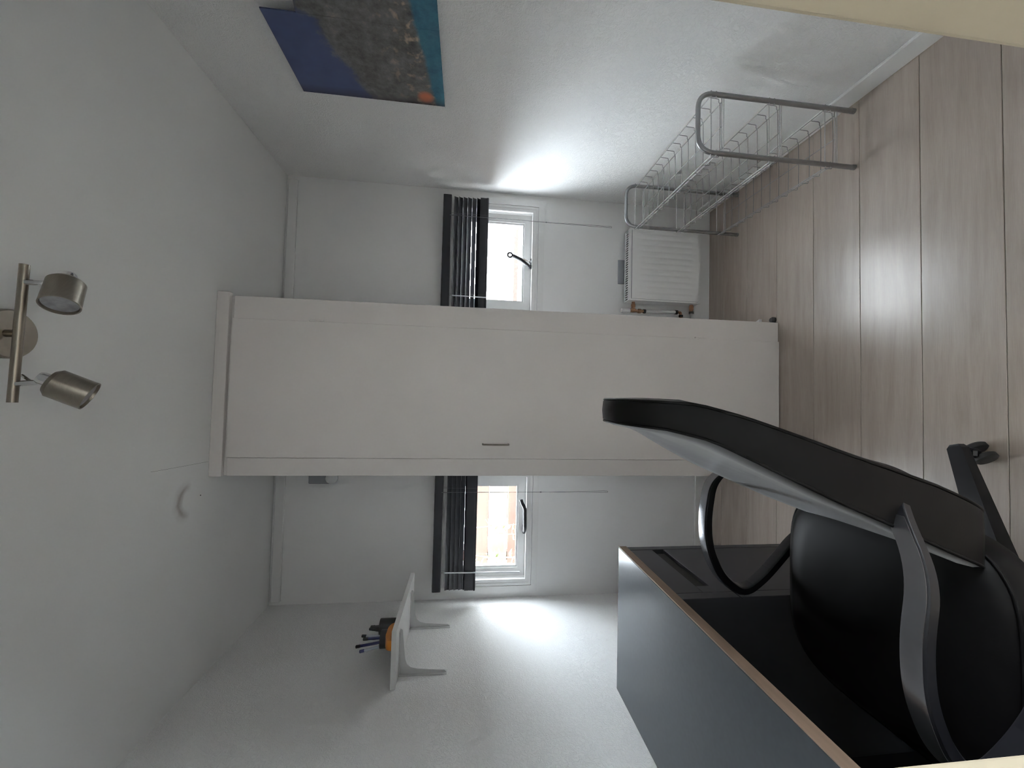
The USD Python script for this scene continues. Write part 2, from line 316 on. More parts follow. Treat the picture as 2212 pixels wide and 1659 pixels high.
HW = (-2.55, -1.96, 0.50, 2.00)                                 # window of the hall behind the camera, in its side wall
data(obj('wall_left', box(-0.12, 0, -3.4, 0.16, -0.012, H), 'rough_plaster'), kind='structure')
data(obj('wall_right', cut(box(W, W+0.12, -3.4, 0.16, -0.012, H), box(W-1, W+1, HW[0], HW[1], HW[2], HW[3])), 'rough_plaster', smooth=False), kind='structure')
WIN = [(0.030, 0.722), (1.520, 2.213)]; WZ0, WZ1 = 1.010, 1.560
wb = box(0, W, 0, 0.070, -0.012, H)
holes = [box(a+0.034, b-0.034, -0.5, 0.5, WZ0+0.034, WZ1-0.034) for a, b in WIN]
data(obj('wall_back', cut(wb, *holes), 'smooth_plaster', smooth=False), kind='structure')
nw = cut(box(0, W, NEAR-0.12, NEAR, 0.0, H), box(0.7005, 1.5395, NEAR-1, NEAR+1, -1, 2.0595))
data(obj('wall_near', nw, 'smooth_plaster', smooth=False), kind='structure')
data(obj('wall_hall', box(0, W, -3.4, -3.28, 0.0, H), 'hall_paint'), kind='structure')
dj = struct('door_1')                                           # the doorway the picture is taken through: lining and casing
for x0, x1, xc0, xc1 in ((0.700, 0.719, 0.640, 0.712), (1.521, 1.540, 1.528, 1.600)):
    obj('jamb', box(x0, x1, NEAR-0.125, NEAR+0.004, 0.0, 2.06, 0.002), 'jamb_beige', dj)
    obj('casing', box(xc0, xc1, NEAR, NEAR+0.014, 0.0, 2.06, 0.003), 'jamb_beige', dj)
obj('head', box(0.700, 1.540, NEAR-0.125, NEAR+0.004, 2.04, 2.06, 0.002), 'jamb_beige', dj)

data(obj('baseboard_right', box(W-0.012, W-0.0003, NEAR, -0.0005, 0.0, 0.080, 0.003), 'white_trim'), kind='structure')
data(obj('baseboard_back', [box(0.013, 0.765, -0.012, -0.0003, 0.0, 0.085, 0.003)], 'white_trim'), kind='structure')
data(obj('baseboard_left', box(0.0003, 0.012, NEAR, -0.0005, 0.0, 0.085, 0.003), 'white_trim'), kind='structure')
data(obj('trim_1', [box(0.02, 2.222, -0.013, -0.0002, 2.342, 2.388, 0.003)], 'white_trim'), kind='structure')

# windows: casing boards, fixed frame, top-hung sash, pane
def window(n, x0, x1):
    w = struct(f'window_{n}')
    c = 0.034
    for poly in ([(x0, WZ0), (x1, WZ0), (x1-c, WZ0+c), (x0+c, WZ0+c)], [(x0, WZ1), (x0+c, WZ1-c), (x1-c, WZ1-c), (x1, WZ1)],
                 [(x0, WZ0), (x0+c, WZ0+c), (x0+c, WZ1-c), (x0, WZ1)], [(x1, WZ0), (x1, WZ1), (x1-c, WZ1-c), (x1-c, WZ0+c)]):
        obj('casing', prism(poly, -0.010, -0.0004), 'window_white', w, smooth=False)
    a, b, z0, z1 = x0+c+0.001, x1-c-0.001, WZ0+c+0.001, WZ1-c-0.001
    obj('frame', ring(a, b, z0, z1, 0.014, -0.006, 0.070), 'window_white', w, smooth=False)
    obj('inner_frame', ring(a+0.014, b-0.014, z0+0.014, z1-0.014, 0.018, -0.0035, 0.068), 'window_white', w, smooth=False)
    s0, s1, t0, t1 = a+0.036, b-0.036, z0+0.026, z1-0.034
    sash = ring(s0, s1, t0, t1, 0.046, 0.030, 0.064)
    obj('sash', sash, 'window_white', w, smooth=False)
    g0, g1, h0, h1 = s0+0.046, s1-0.046, t0+0.046, t1-0.046
    bead = [prism([(g0, h0), (g1, h0), (g1-0.010, h0+0.010), (g0+0.010, h0+0.010)], 0.036, 0.050), prism([(g0, h1), (g0+0.010, h1-0.010), (g1-0.010, h1-0.010), (g1, h1)], 0.036, 0.050),
            prism([(g0, h0), (g0+0.010, h0+0.010), (g0+0.010, h1-0.010), (g0, h1)], 0.036, 0.050), prism([(g1, h0), (g1, h1), (g1-0.010, h1-0.010), (g1-0.010, h0+0.010)], 0.036, 0.050)]
    obj('glazing_bead', bead, 'window_white', w, smooth=False)
    obj('pane', box(g0-0.004, g1+0.004, 0.050, 0.054, h0-0.004, h1+0.004), 'window_glass', w, smooth=False)
    return w, (s0, s1, t0, t1)
w3 = struct('window_3')
for y0, y1, z0, z1 in ((HW[0], HW[0]+0.05, HW[2], HW[3]), (HW[1]-0.05, HW[1], HW[2], HW[3]), (HW[0]+0.05, HW[1]-0.05, HW[2], HW[2]+0.05), (HW[0]+0.05, HW[1]-0.05, HW[3]-0.05, HW[3])):
    obj('frame', box(W+0.03, W+0.09, y0, y1, z0, z1, 0.002), 'window_white', w3)
obj('pane', box(W+0.058, W+0.062, HW[0]+0.045, HW[1]-0.045, HW[2]+0.045, HW[3]-0.045), 'window_glass', w3, smooth=False)
w1, sash1 = window(1, *WIN[0])
w2, sash2 = window(2, *WIN[1])
# closed lever on the left window's bottom rail
h = obj('handle', [box(0.335, 0.385, 0.018, 0.0300, 1.066, 1.092, 0.003)], 'handle_black', w1, label='black lever handle lying along the bottom rail')
obj('lever', tube(rounded([(0.352, 0.012, 1.083), (0.375, -0.004, 1.084), (0.486, -0.012, 1.088), (0.512, -0.012, 1.104), (0.532, -0.010, 1.110)], 0.02), 0.0105, 10), 'handle_black', h)
# raised stay on the right window
h = obj('handle', [box(1.838, 1.892, 0.016, 0.0300, 1.064, 1.082, 0.003)], 'handle_black', w2, label='black stay handle swung upright with a ring end')
obj('lever', [tube(rounded([(1.836, 0.012, 1.083), (1.843, 0.004, 1.096), (1.872, -0.010, 1.142), (1.890, -0.012, 1.191)], 0.03), np.linspace(0.0075, 0.0105, 14), 10), box(1.828, 1.850, 0.004, 0.020, 1.074, 1.092, 0.003)], 'handle_black', h)
th = np.linspace(0, 2*np.pi, 22, endpoint=False)
obj('ring_end', tube(np.stack([1.892 + 0.0130*np.cos(th), np.full(22, -0.012), 1.204 + 0.0130*np.sin(th)], 1), 0.0050, 8, closed=True), 'handle_black', h)
obj('stay_rod', [tube([(1.867, 0.012, 1.077), (1.875, 0.002, 1.118)], 0.0042, 8), tube([(1.875, 0.002, 1.118), (1.883, -0.006, 1.158)], 0.0062, 8), lathe([(0, -0.006), (0.008, -0.006), (0.008, 0.006), (0, 0.006)], (1.868, 0.012, 1.084), (1, 0, 0), 12)], 'chrome', h)

# ------------------------------------------------------------------ Venetian blinds
def blind(x0, x1, tilt, zs, label, stack, cord_x, wand_x, wand_z):
    t = thing('venetian_blind', label, 'blind', ((x0+x1)/2, -0.055, 1.575), group='dark slatted window blinds')
    y = -0.050
    obj('headrail', box(x0, x1, y-0.016, y+0.016, 1.532, 1.576, 0.003), 'blind_dark', t)
    for x in (x0+0.03, x1-0.04): obj('mounting_bracket', box(x, x+0.012, y+0.016, -0.0006, 1.562, 1.578, 0.001), 'blind_dark', t)
    n = 7
    for z in zs:
        u = np.linspace(-1, 1, n); w = u*0.0125; sag = 0.0022*(1-u*u)
        ys = y + w*math.cos(tilt) - sag*math.sin(tilt); zz = z + w*math.sin(tilt) + sag*math.cos(tilt)
        th_ = 0.0006
        poly = np.vstack([np.stack([ys, zz], 1), np.stack([ys - th_*math.sin(tilt), zz + th_*math.cos(tilt)], 1)[::-1]])
        obj('slat', prism(poly[::-1], x0+0.004, x1-0.004, 'yz'), 'blind_dark', t, smooth=40)
    z0, z1 = stack
    obj('bottom_rail', box(x0+0.002, x1-0.002, y-0.013, y+0.013, z0, z0+0.011, 0.002), 'blind_dark', t)
    k = int((z1 - z0 - 0.012) / 0.0024)
    obj('gathered_slats', [box(x0+0.004+0.0015*rng.random(), x1-0.004-0.0015*rng.random(), y-0.0125, y+0.0125, z0+0.0115+0.0024*i, z0+0.0115+0.0024*i+0.0023) for i in range(k)], 'blind_dark', t, smooth=False, kind='stuff')
    for x in (x0+0.10, x1-0.10):
        obj('ladder_cord', [tube([(x, y-0.0128, 1.534), (x, y-0.0128, z0+0.004)], 0.0006, 5), tube([(x, y+0.0128, 1.534), (x, y+0.0128, z0+0.004)], 0.0006, 5)], 'blind_cord', t)
    yc = y - 0.019
    obj('pull_cord', [tube(rounded([(cord_x+0.001, yc, 1.540), (cord_x, yc-0.002, 1.02), (cord_x+0.004, yc, 0.66), (cord_x+0.003, yc, 0.636), (cord_x-0.003, yc, 0.636), (cord_x-0.003, yc, 0.66), (cord_x, yc+0.002, 1.02), (cord_x-0.001, yc, 1.540)], 0.004), 0.0009, 6),
                      lathe([(0, 0), (0.003, 0), (0.003, 0.008), (0, 0.008)], (cord_x, yc, 1.008), sections=10)], 'blind_cord', t)
    if wand_x:
        wd = obj('tilt_wand', tube([(wand_x, yc, 1.515), (wand_x-0.003, yc-0.004, wand_z)], 0.0034, 6), 'clear_plastic', t, label='clear plastic tilt wand')
        obj('wand_hook', tube(rounded([(wand_x, y-0.012, 1.528), (wand_x, yc, 1.530), (wand_x, yc, 1.513)], 0.006), 0.0012, 6), 'chrome', wd)
    return t
blind(0.068, 0.708, math.radians(-68), [1.500 - 0.0238*i for i in range(5)], 'dark slatted blind above the left window with its slats tilted shut', (1.352, 1.411), 0.587, 0.170, 1.118)
blind(1.545, 2.183, math.radians(-57), [1.508 - 0.0247*i for i in range(6)], 'dark slatted blind above the radiator window with slats tilted open', (1.332, 1.378), 2.067, 1.632, 1.335)

# ------------------------------------------------------------------ built-in closet between the windows
CX0, CX1, CY = 0.766, 1.4695, -0.5205
cl = thing('closet', 'tall off-white built-in closet with one plain door between the two windows', 'closet', ((CX0+CX1)/2, -0.26, 0))
DX0, DX1, DZ1 = 0.838, 1.380, 2.340
obj('side_panel', box(CX0, CX0+0.016, CY+0.018, -0.0005, 0.0, H-0.0005), 'closet_paint', cl)
obj('side_panel', box(CX1-0.016, CX1, CY+0.018, -0.0005, 0.0, H-0.0005), 'closet_paint', cl)
obj('stile', box(CX0, DX0-0.0015, CY, CY+0.018, 0.002, H-0.062, 0.0015), 'closet_paint', cl)
obj('stile', box(DX1-0.012, CX1, CY, CY+0.018, 0.002, H-0.062, 0.0015), 'closet_paint', cl)
obj('top_rail', [box(CX0-0.002, CX1+0.014, CY-0.006, CY+0.018, H-0.046, H-0.0005, 0.002), box(CX0, CX1, CY+0.012, CY+0.018, H-0.07, H-0.04)], 'closet_paint', cl)
obj('back_lining', box(DX0-0.03, DX1+0.03, CY+0.0185, CY+0.030, 0.003, H-0.05), 'dark_gap', cl)
dr = obj('door', box(DX0, DX1, CY-0.008, CY+0.010, 0.004, DZ1, 0.0015), 'closet_paint', cl)
hx, hy = 0.899, CY-0.008
obj('handle', tube(rounded([(hx, hy, 1.352), (hx, hy-0.022, 1.352), (hx, hy-0.024, 1.298), (hx, hy-0.022, 1.245), (hx, hy, 1.245)], 0.008), 0.0038, 8), 'brushed_nickel', dr, label='slim metal bow handle')
obj('hinge', [box(1.3795, 1.386, CY-0.010, CY-0.0005, z, z+0.055, 0.0015) for z in (0.36, 2.00)], 'closet_paint', dr)
d = obj('rubber_stop', lathe([(0, 0), (0.014, 0), (0.0145, 0.010), (0.010, 0.018), (0, 0.018)], (1.486, -0.495, 0.0005), sections=18), 'rubber_black')
data(d, label='small black rubber stop on the floor at the right foot of the closet', category='rubber stop')
d = obj('white_wedge', prism([(1.4725, -0.330), (1.4725, -0.418), (1.506, -0.418)], 0.0005, 0.014, 'xy'), 'white_plastic')
data(d, label='small white triangular wedge on the floor beside the closet', category='wedge')

# ------------------------------------------------------------------ radiator under the right window
RX0, RX1, RZ0, RZ1, RY = 1.651, 2.057, 0.122, 0.540, -0.100
ra = thing('radiator', 'white panel radiator with a slotted top grille under the right window', 'radiator', ((RX0+RX1)/2, -0.06, RZ0))
# front panel with pressed vertical channels
nx, nz = 121, 13
us = np.linspace(RX0+0.010, RX1-0.010, nx); vs = np.linspace(RZ0+0.010, RZ1-0.012, nz)
V, F = [], []
for j, z in enumerate(vs):
    for x in us:
        inside = 1.0 if 1 < j < nz-2 and RX0+0.025 < x < RX1-0.025 else 0.0
        V.append((x, RY - 0.003 + 0.0022*inside*(0.5 - 0.5*math.cos(2*math.pi*(x-RX0)/0.0333))**2, z))
for j in range(nz-1):
    for i in range(nx-1):
        a = j*nx+i; F += [(a, a+1, a+nx+1), (a, a+nx+1, a+nx)]
obj('front_panel', trimesh.Trimesh(V, F, process=False), 'radiator_white', ra, smooth=True)
obj('front_frame', [ring(RX0, RX1, RZ0, RZ1, 0.009, RY-0.0015, RY+0.006)], 'radiator_white', ra, smooth=False)
obj('panel_groove', ring(RX0+0.0085, RX1-0.0085, RZ0+0.0085, RZ1-0.0105, 0.003, RY-0.0005, RY+0.003), 'grey_plate', ra, smooth=False)
obj('body', box(RX0+0.004, RX1-0.004, RY+0.006, -0.034, RZ0+0.004, RZ1-0.012), 'radiator_white', ra)
for x in (RX0, RX1-0.0035): obj('side_cover', box(x, x+0.0035, RY+0.004, -0.032, RZ0+0.002, RZ1+0.001, 0.001), 'radiator_white', ra)
gb = [box(RX0, RX1, RY+0.000, RY+0.020, RZ1-0.002, RZ1+0.002), box(RX0, RX1, -0.042, -0.032, RZ1-0.002, RZ1+0.002)]
ng = 30
for i in range(ng+1):
    x = RX0 + 0.004 + (RX1-RX0-0.008)*i/ng
    gb.append(box(x-0.0030, x+0.0030, RY+0.018, -0.040, RZ1-0.0005, RZ1+0.002))
obj('top_grille', gb, 'radiator_white', ra, smooth=False)
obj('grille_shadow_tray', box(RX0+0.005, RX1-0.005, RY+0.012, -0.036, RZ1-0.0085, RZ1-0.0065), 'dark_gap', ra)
for x in (RX0+0.06, RX1-0.085): obj('wall_bracket', box(x, x+0.025, -0.034, -0.0006, RZ0+0.05, RZ1-0.05), 'grey_plate', ra)
vv = obj('valve', [tube([(RX0+0.002, -0.062, 0.500), (1.622, -0.062, 0.500)], 0.009, 12), lathe([(0.007, -0.012), (0.013, -0.012), (0.013, 0.004), (0.007, 0.004)], (1.634, -0.062, 0.500), (1, 0, 0), 6),
                   lathe([(0, -0.014), (0.0105, -0.014), (0.0115, 0.0), (0.0105, 0.018), (0, 0.018)], (1.603, -0.062, 0.500), (0, 0, 1), 14), tube([(1.625, -0.062, 0.500), (1.601, -0.062, 0.500)], 0.0095, 12),
                   tube([(1.601, -0.062, 0.490), (1.601, -0.062, 0.440)], 0.0085, 12), lathe([(0.006, -0.008), (0.0125, -0.008), (0.0125, 0.008), (0.006, 0.008)], (1.601, -0.062, 0.464), (0, 0, 1), 6)], 'brass', ra, label='brass radiator valve')
obj('thermostat_cap', lathe([(0, 0), (0.0135, 0), (0.0145, 0.010), (0.0145, 0.042), (0.012, 0.050), (0, 0.050)], (1.600, -0.062, 0.521)), 'white_plastic', vv)
obj('collar', lathe([(0.005, -0.006), (0.0115, -0.006), (0.0115, 0.006), (0.005, 0.006)], (1.601, -0.062, 0.434), (0, 0, 1), 14), 'rubber_black', vv)
pp = obj('supply_pipe', tube([(1.601, -0.062, 0.430), (1.605, -0.062, 0.248)], 0.0098, 14), 'pipe_white', ra)
obj('collar', lathe([(0.005, -0.007), (0.0125, -0.007), (0.0125, 0.007), (0.005, 0.007)], (1.605, -0.062, 0.243), (0, 0, 1), 14), 'rubber_black', pp)
obj('elbow', tube(rounded([(1.605, -0.062, 0.240), (1.605, -0.062, 0.215), (1.588, -0.062, 0.214), (1.555, -0.062, 0.212)], 0.014), 0.0075, 10), 'brass', pp)
obj('collar', lathe([(0.004, -0.006), (0.0115, -0.006), (0.0115, 0.006), (0.004, 0.006)], (1.584, -0.062, 0.2135), (1, 0, 0), 14), 'rubber_black', pp)
rp = obj('return_pipe', [tube([(RX0+0.002, -0.062, 0.150), (1.612, -0.062, 0.150)], 0.0095, 12), lathe([(0.006, -0.010), (0.0135, -0.010), (0.0135, 0.010), (0.006, 0.010)], (1.632, -0.062, 0.150), (1, 0, 0), 6)], 'brass', ra)
obj('collar', lathe([(0.005, -0.006), (0.0135, -0.006), (0.0135, 0.006), (0.005, 0.006)], (1.607, -0.062, 0.150), (1, 0, 0), 14), 'rubber_black', rp)
obj('pipe_tail', tube([(1.604, -0.062, 0.150), (1.500, -0.062, 0.150)], 0.008, 10), 'pipe_white', rp)
wp = thing('wall_plate', 'small grey rectangular plate on the back wall behind the radiator top', 'wall plate', (1.838, 0, 0.53))
obj('plate', box(1.768, 1.909, -0.005, -0.0004, 0.528, 0.570, 0.0015), 'grey_plate', wp)
obj('fold', box(1.768, 1.909, -0.014, -0.005, 0.528, 0.533, 0.001), 'grey_plate', wp)

# ------------------------------------------------------------------ wire shoe rack along the right wall
rk = thing('shoe_rack', 'low chrome wire shoe rack with three tiers against the right wall', 'shoe rack', (2.10, -0.56, 0))
for y, dx in ((-0.876, 0.0), (-0.246, 0.008)):
    pts = rounded([(1.989+dx, y, 0.002), (1.989+dx, y, 0.629), (2.205+dx, y, 0.629), (2.205+dx, y, 0.002)], 0.062, 10)
    lf = obj('leg_frame', tube(pts, 0.0085, 14), 'rack_steel', rk, smooth=50)
    for x in (1.989, 2.205): obj('foot_cap', lathe([(0, 0), (0.0095, 0), (0.0095, 0.012), (0, 0.012)], (x+dx, y, 0.0005), sections=14), 'rack_steel', lf)
def shelf_tier(zt):
    xb, xf = 2.196, 1.979; zl = zt - 0.043
    ya, yb = -0.872, -0.250
    t = obj('wire_shelf', [tube([(xb+0.004*(y1<0), ya, zt), (xb+0.006, yb, zt)], 0.0022, 6) for y1 in (-1,)] +
            [tube([(xb-0.014, ya, zl), (xb-0.006, yb, zl)], 0.0020, 6), tube([(2.094, ya, zl-0.002), (2.100, yb, zl-0.002)], 0.0020, 6),
             tube([(xf, ya, zt-0.004), (xf+0.008, yb, zt-0.004)], 0.0026, 6), tube([(xf+0.004, ya, zt-0.022), (xf+0.012, yb, zt-0.022)], 0.0022, 6)], 'rack_wire_steel', rk, smooth=50)
    n = 12
    for i in range(n+1):
        s = i / n; y = ya + 0.006 + (yb - ya - 0.012)*s; o = 0.007*s
        p = rounded([(xb+0.003+o*.3, y, zt), (xb+0.002+o*.3, y, zt-0.038), (xb-0.010+o*.5, y, zt-0.036), (xb-0.016+o*.7, y, zl+0.001), (2.09+o, y, zl), (xf+0.020+o, y, zl+0.001),
                     (xf+0.012+o, y, zt-0.036), (xf+0.003+o, y, zt-0.038), (xf+o, y, zt-0.004)], 0.008, 4)
        obj('cross_wire', tube(p, 0.0012, 6), 'rack_steel', t, smooth=60)
    for y, dx in ((-0.876, 0.0), (-0.246, 0.008)):     # hooks that clamp the tier to the leg tubes
        for x in (1.989, 2.205):
            obj('clamp_wire', [tube([(x+dx-0.012, y, zt), (x+dx+0.012, y, zt)], 0.0022, 6), tube([(x+dx-0.012, y, zt-0.020), (x+dx+0.012, y, zt-0.020)], 0.0022, 6)], 'rack_wire_steel', t)
        obj('end_wire', [tube([(1.984+dx, y+0.004, zt-0.002), (2.204+dx, y+0.004, zt-0.002)], 0.0018, 6), tube([(1.984+dx, y+0.004, zt-0.044), (2.204+dx, y+0.004, zt-0.044)], 0.0018, 6), tube([(1.984+dx, y+0.004, zt-0.052), (2.204+dx, y+0.004, zt-0.052)], 0.0016, 6)], 'rack_wire_steel', t)
for zt in (0.579, 0.350, 0.122): shelf_tier(zt)

# ------------------------------------------------------------------ desk along the left wall
DXF, DYF, DZT, DYN = 0.5338, -0.698, 0.828, -1.765
dk = thing('desk', 'long dark grey desk with a bare wood front edge along the left wall', 'desk', (0.27, -1.23, 0))
tp = obj('desktop', box(0.0015, DXF-0.004, DYN, DYF, DZT-0.030, DZT, 0.001), 'desk_laminate', dk)
obj('edge_band', box(DXF-0.004, DXF, DYN, DYF, DZT-0.030, DZT-0.0008, 0.0006), 'edge_wood', tp, label='raw brown wood front edge')
XF = DXF - 0.004
cb = obj('cabinet_carcass', [box(0.016, XF, DYF-0.027, DYF, 0.0, DZT-0.0305, 0.001), box(0.016, XF, -1.082, -1.050, 0.0, DZT-0.0305, 0.001), box(0.016, 0.030, -1.05, DYF-0.027, 0.0, DZT-0.0305), box(0.03, XF-0.03, -1.05, DYF-0.027, 0.0, 0.06)], 'cabinet_grey', dk, smooth=False)
obj('drawer_front', box(XF-0.018, XF-0.0005, -1.0475, DYF-0.0295, 0.708, DZT-0.0325, 0.001), 'cabinet_grey', dk)
obj('door_front', box(XF-0.018, XF-0.0005, -1.0475, DYF-0.0295, 0.062, 0.664, 0.001), 'cabinet_grey', dk)
obj('grip_recess', box(XF-0.020, XF-0.012, -1.010, -0.738, 0.664, 0.709), 'dark_gap', dk, label='dark finger slot')
obj('grip_infill', [box(XF-0.018, XF-0.0005, -1.0475, -1.010, 0.6645, 0.7075)], 'cabinet_grey', dk)
obj('back_panel', box(0.03, 0.048, DYN+0.02, -1.084, 0.0, DZT-0.0305), 'desk_dark', dk)
obj('end_panel', box(0.016, XF-0.02, DYN+0.002, DYN+0.02, 0.0, DZT-0.0305), 'desk_dark', dk)

# ------------------------------------------------------------------ office chair pushed up to the desk
KY = -1.35
ch = thing('office_chair', 'black leather office chair with loop armrests pushed up to the desk', 'chair', (0.62, KY, 0))
def interp(z, tab):
    a = np.array(sorted(tab)); return np.interp(z, a[:, 0], a[:, 1])
FRONT = [(0.40, 0.775), (0.50, 0.815), (0.60, 0.852), (0.70, 0.893), (0.815, 0.940), (0.92, 0.990), (1.0, 1.030), (1.06, 1.045), (1.14, 1.052)]
BACK = [(0.40, 0.880), (0.47, 0.905), (0.63, 0.965), (0.80, 1.018), (0.88, 1.046), (0.95, 1.071), (1.02, 1.092), (1.14, 1.098)]
N = 96
ang = np.linspace(0, 2*np.pi, N, endpoint=False)
def back_outline(s):
    out = []
    for a in ang:
        c, q = math.cos(a), math.sin(a)
        if q >= 0:
            e = 2.2; r = (abs(c)**e + abs(q)**e)**(-1/e); y, z = 0.222*c*r, 0.70 + 0.425*q*r
        else:
            e = 3.6; r = (abs(c)**e + abs(q)**e)**(-1/e); y, z = 0.222*c*r, 0.70 + 0.27*q*r
        out.append((y*s, 0.70 + (z-0.70)*s))
    return np.array(out)
def shell(rows):
    """rows: list of (outline Nx3); joins them in order and closes both ends with a fan."""
    V = np.vstack(rows); F = []
    for i in range(len(rows)-1):
        for k in range(N):
            l = (k+1) % N; F += [(i*N+k, i*N+l, (i+1)*N+l), (i*N+k, (i+1)*N+l, (i+1)*N+k)]
    for i, fl_ in ((0, 1), (len(rows)-1, 0)):
        V = np.vstack([V, rows[i].mean(0)]); c = len(V)-1
        for k in range(N):
            l = (k+1) % N; F.append((c, i*N+l, i*N+k) if fl_ else (c, i*N+k, i*N+l))
    m = trimesh.Trimesh(V, F, process=False); m.fix_normals(); return m
def back_row(s, x_of, off):
    o = back_outline(s); return np.stack([np.array([x_of(z) for z in o[:, 1]]) + off, KY + o[:, 0], o[:, 1]], 1)
fx, bx_ = lambda z: float(interp(z, FRONT)), lambda z: float(interp(z, BACK))
rows = [back_row(s, fx, o) for s, o in ((0.02, 0.010), (0.3, 0.008), (0.55, 0.002), (0.75, -0.006), (0.88, -0.010), (0.95, -0.007), (0.985, -0.001), (1.0, 0.004))]
rows += [back_row(1.004, lambda z: 0.5*(fx(z)+bx_(z)), 0.0)]
rows += [back_row(s, bx_, o) for s, o in ((1.0, -0.004), (0.985, 0.001), (0.95, 0.004), (0.85, 0.008), (0.6, 0.014), (0.3, 0.018), (0.02, 0.019))]
nf = 7
inner = lambda o: [back_row(s, fx, o_) for s, o_ in ((0.02, o+0.020), (0.5, o+0.016), (0.93, o+0.008))]
bk = obj('backrest', shell(inner(0.006) + rows[nf-1:]), 'leather_black', ch, smooth=50)
obj('front_padding', shell(rows[:nf] + inner(0.0)[::-1]), 'leather_sheen', bk, smooth=50)
for f_, off in ((fx, 0.000), (bx_, 0.000)):
    o = back_outline(0.992)
    obj('piping', tube(np.stack([np.array([f_(z) for z in o[:, 1]]) + off, KY + o[:, 0], o[:, 1]], 1), 0.0032, 6, closed=True), 'leather_black', bk, smooth=60)
def seat_row(s, z):
    out = []
    for a in ang:
        c, q = math.cos(a), math.sin(a); e = 4.0; r = (abs(c)**e + abs(q)**e)**(-1/e)
        out.append((0.620 + 0.245*c*r*s, KY + 0.238*q*r*s, z - 0.015*max(0, -c*r*s)**3))
    return np.array(out)
seat = shell([seat_row(s, z) for s, z in ((0.02, 0.505), (0.4, 0.506), (0.7, 0.508), (0.86, 0.504), (0.95, 0.493), (1.0, 0.470), (1.0, 0.425), (0.96, 0.405), (0.8, 0.398), (0.02, 0.396))])
st = obj('seat', seat, 'leather_black', ch, smooth=50)
o = seat_row(0.985, 0.482)
obj('piping', tube(o, 0.003, 6, closed=True), 'leather_black', st, smooth=60)
def strap(pts, wd, thk, yc, off=0.0):
    """A flat band of width wd (across) and thickness thk following pts (x, z)."""
    p = rounded([(q[0], q[2] if len(q) > 2 else 0, q[1]) for q in pts], 0.10, 9)
    t = np.gradient(p, axis=0); t /= np.linalg.norm(t, axis=1, keepdims=True)
    nrm = np.stack([-t[:, 2], np.zeros(len(p)), t[:, 0]], 1)
    e_ = min(.004, thk*.3); sec = [(-wd/2, -thk/2+e_), (-wd/2, thk/2-e_), (-wd/2+.005, thk/2), (wd/2-.005, thk/2), (wd/2, thk/2-e_), (wd/2, -thk/2+e_), (wd/2-.005, -thk/2), (-wd/2+.005, -thk/2)]
    V, F, k = [], [], len(sec)
    for c, n_ in zip(p, nrm):
        for a, b in sec: V.append(c + np.array([0, yc+a, 0]) + n_*(b+off))
    for i in range(len(p)-1):
        for j in range(k):
            l = (j+1) % k; F += [(i*k+j, i*k+l, (i+1)*k+l), (i*k+j, (i+1)*k+l, (i+1)*k+j)]
    for i in (0, len(p)-1):
        for j in range(1, k-1): F.append((i*k, i*k+j, i*k+j+1))
    m = trimesh.Trimesh(V, F, process=False); m.fix_normals(); return m
for yc, dx, dz in ((KY+0.262, 0.0, 0.0), (KY-0.268, -0.028, 0.002)):
    q = -math.copysign(1, yc-KY)
    path = [(0.955, 0.680, q*0.075), (0.915, 0.697, q*0.050), (0.865+dx, 0.714+dz, 0), (0.76+dx, 0.730+dz, 0), (0.68+dx, 0.724+dz, 0), (0.595+dx, 0.685+dz, 0), (0.546+dx, 0.615, 0), (0.585+dx, 0.555, 0), (0.635+dx, 0.505, 0), (0.70, 0.445, 0), (0.73, 0.388, 0)]
    ar = obj('armrest', strap(path, 0.034, 0.024, yc), 'black_plastic', ch, smooth=40)
    obj('arm_cap', strap(path[1:7], 0.030, 0.0024, yc, -0.0125), 'arm_metal', ar, smooth=40, label='satin metal cap along the top of the armrest')
    for x0, x1, d_, z0, z1 in ((0.69, 0.78, 0.15, 0.380, 0.396),):
        ye = KY + math.copysign(d_, yc-KY); obj('arm_bracket', box(x0, x1, min(yc, ye), max(yc, ye), z0, z1, 0.003), 'black_plastic', ar)
obj('mechanism', [box(0.50, 0.74, KY-0.08, KY+0.08, 0.352, 0.398, 0.008), box(0.70, 0.90, KY-0.035, KY+0.035, 0.372, 0.400, 0.006)], 'black_plastic', ch)
obj('back_bar', strap([(0.80, 0.372), (0.905, 0.375), (0.952, 0.46), (0.985, 0.60)], 0.075, 0.016, KY), 'black_plastic', ch, smooth=40)
obj('gas_column', lathe([(0, 0.0), (0.030, 0.0), (0.030, 0.10), (0.026, 0.10), (0.026, 0.20), (0.015, 0.20), (0.015, 0.275), (0, 0.275)], (0.62, KY, 0.085)), 'black_plastic', ch)
bs = obj('star_base', lathe([(0, 0), (0.045, 0.0), (0.050, 0.02), (0.045, 0.052), (0.030, 0.060), (0, 0.060)], (0.62, KY, 0.075)), 'black_plastic', ch)
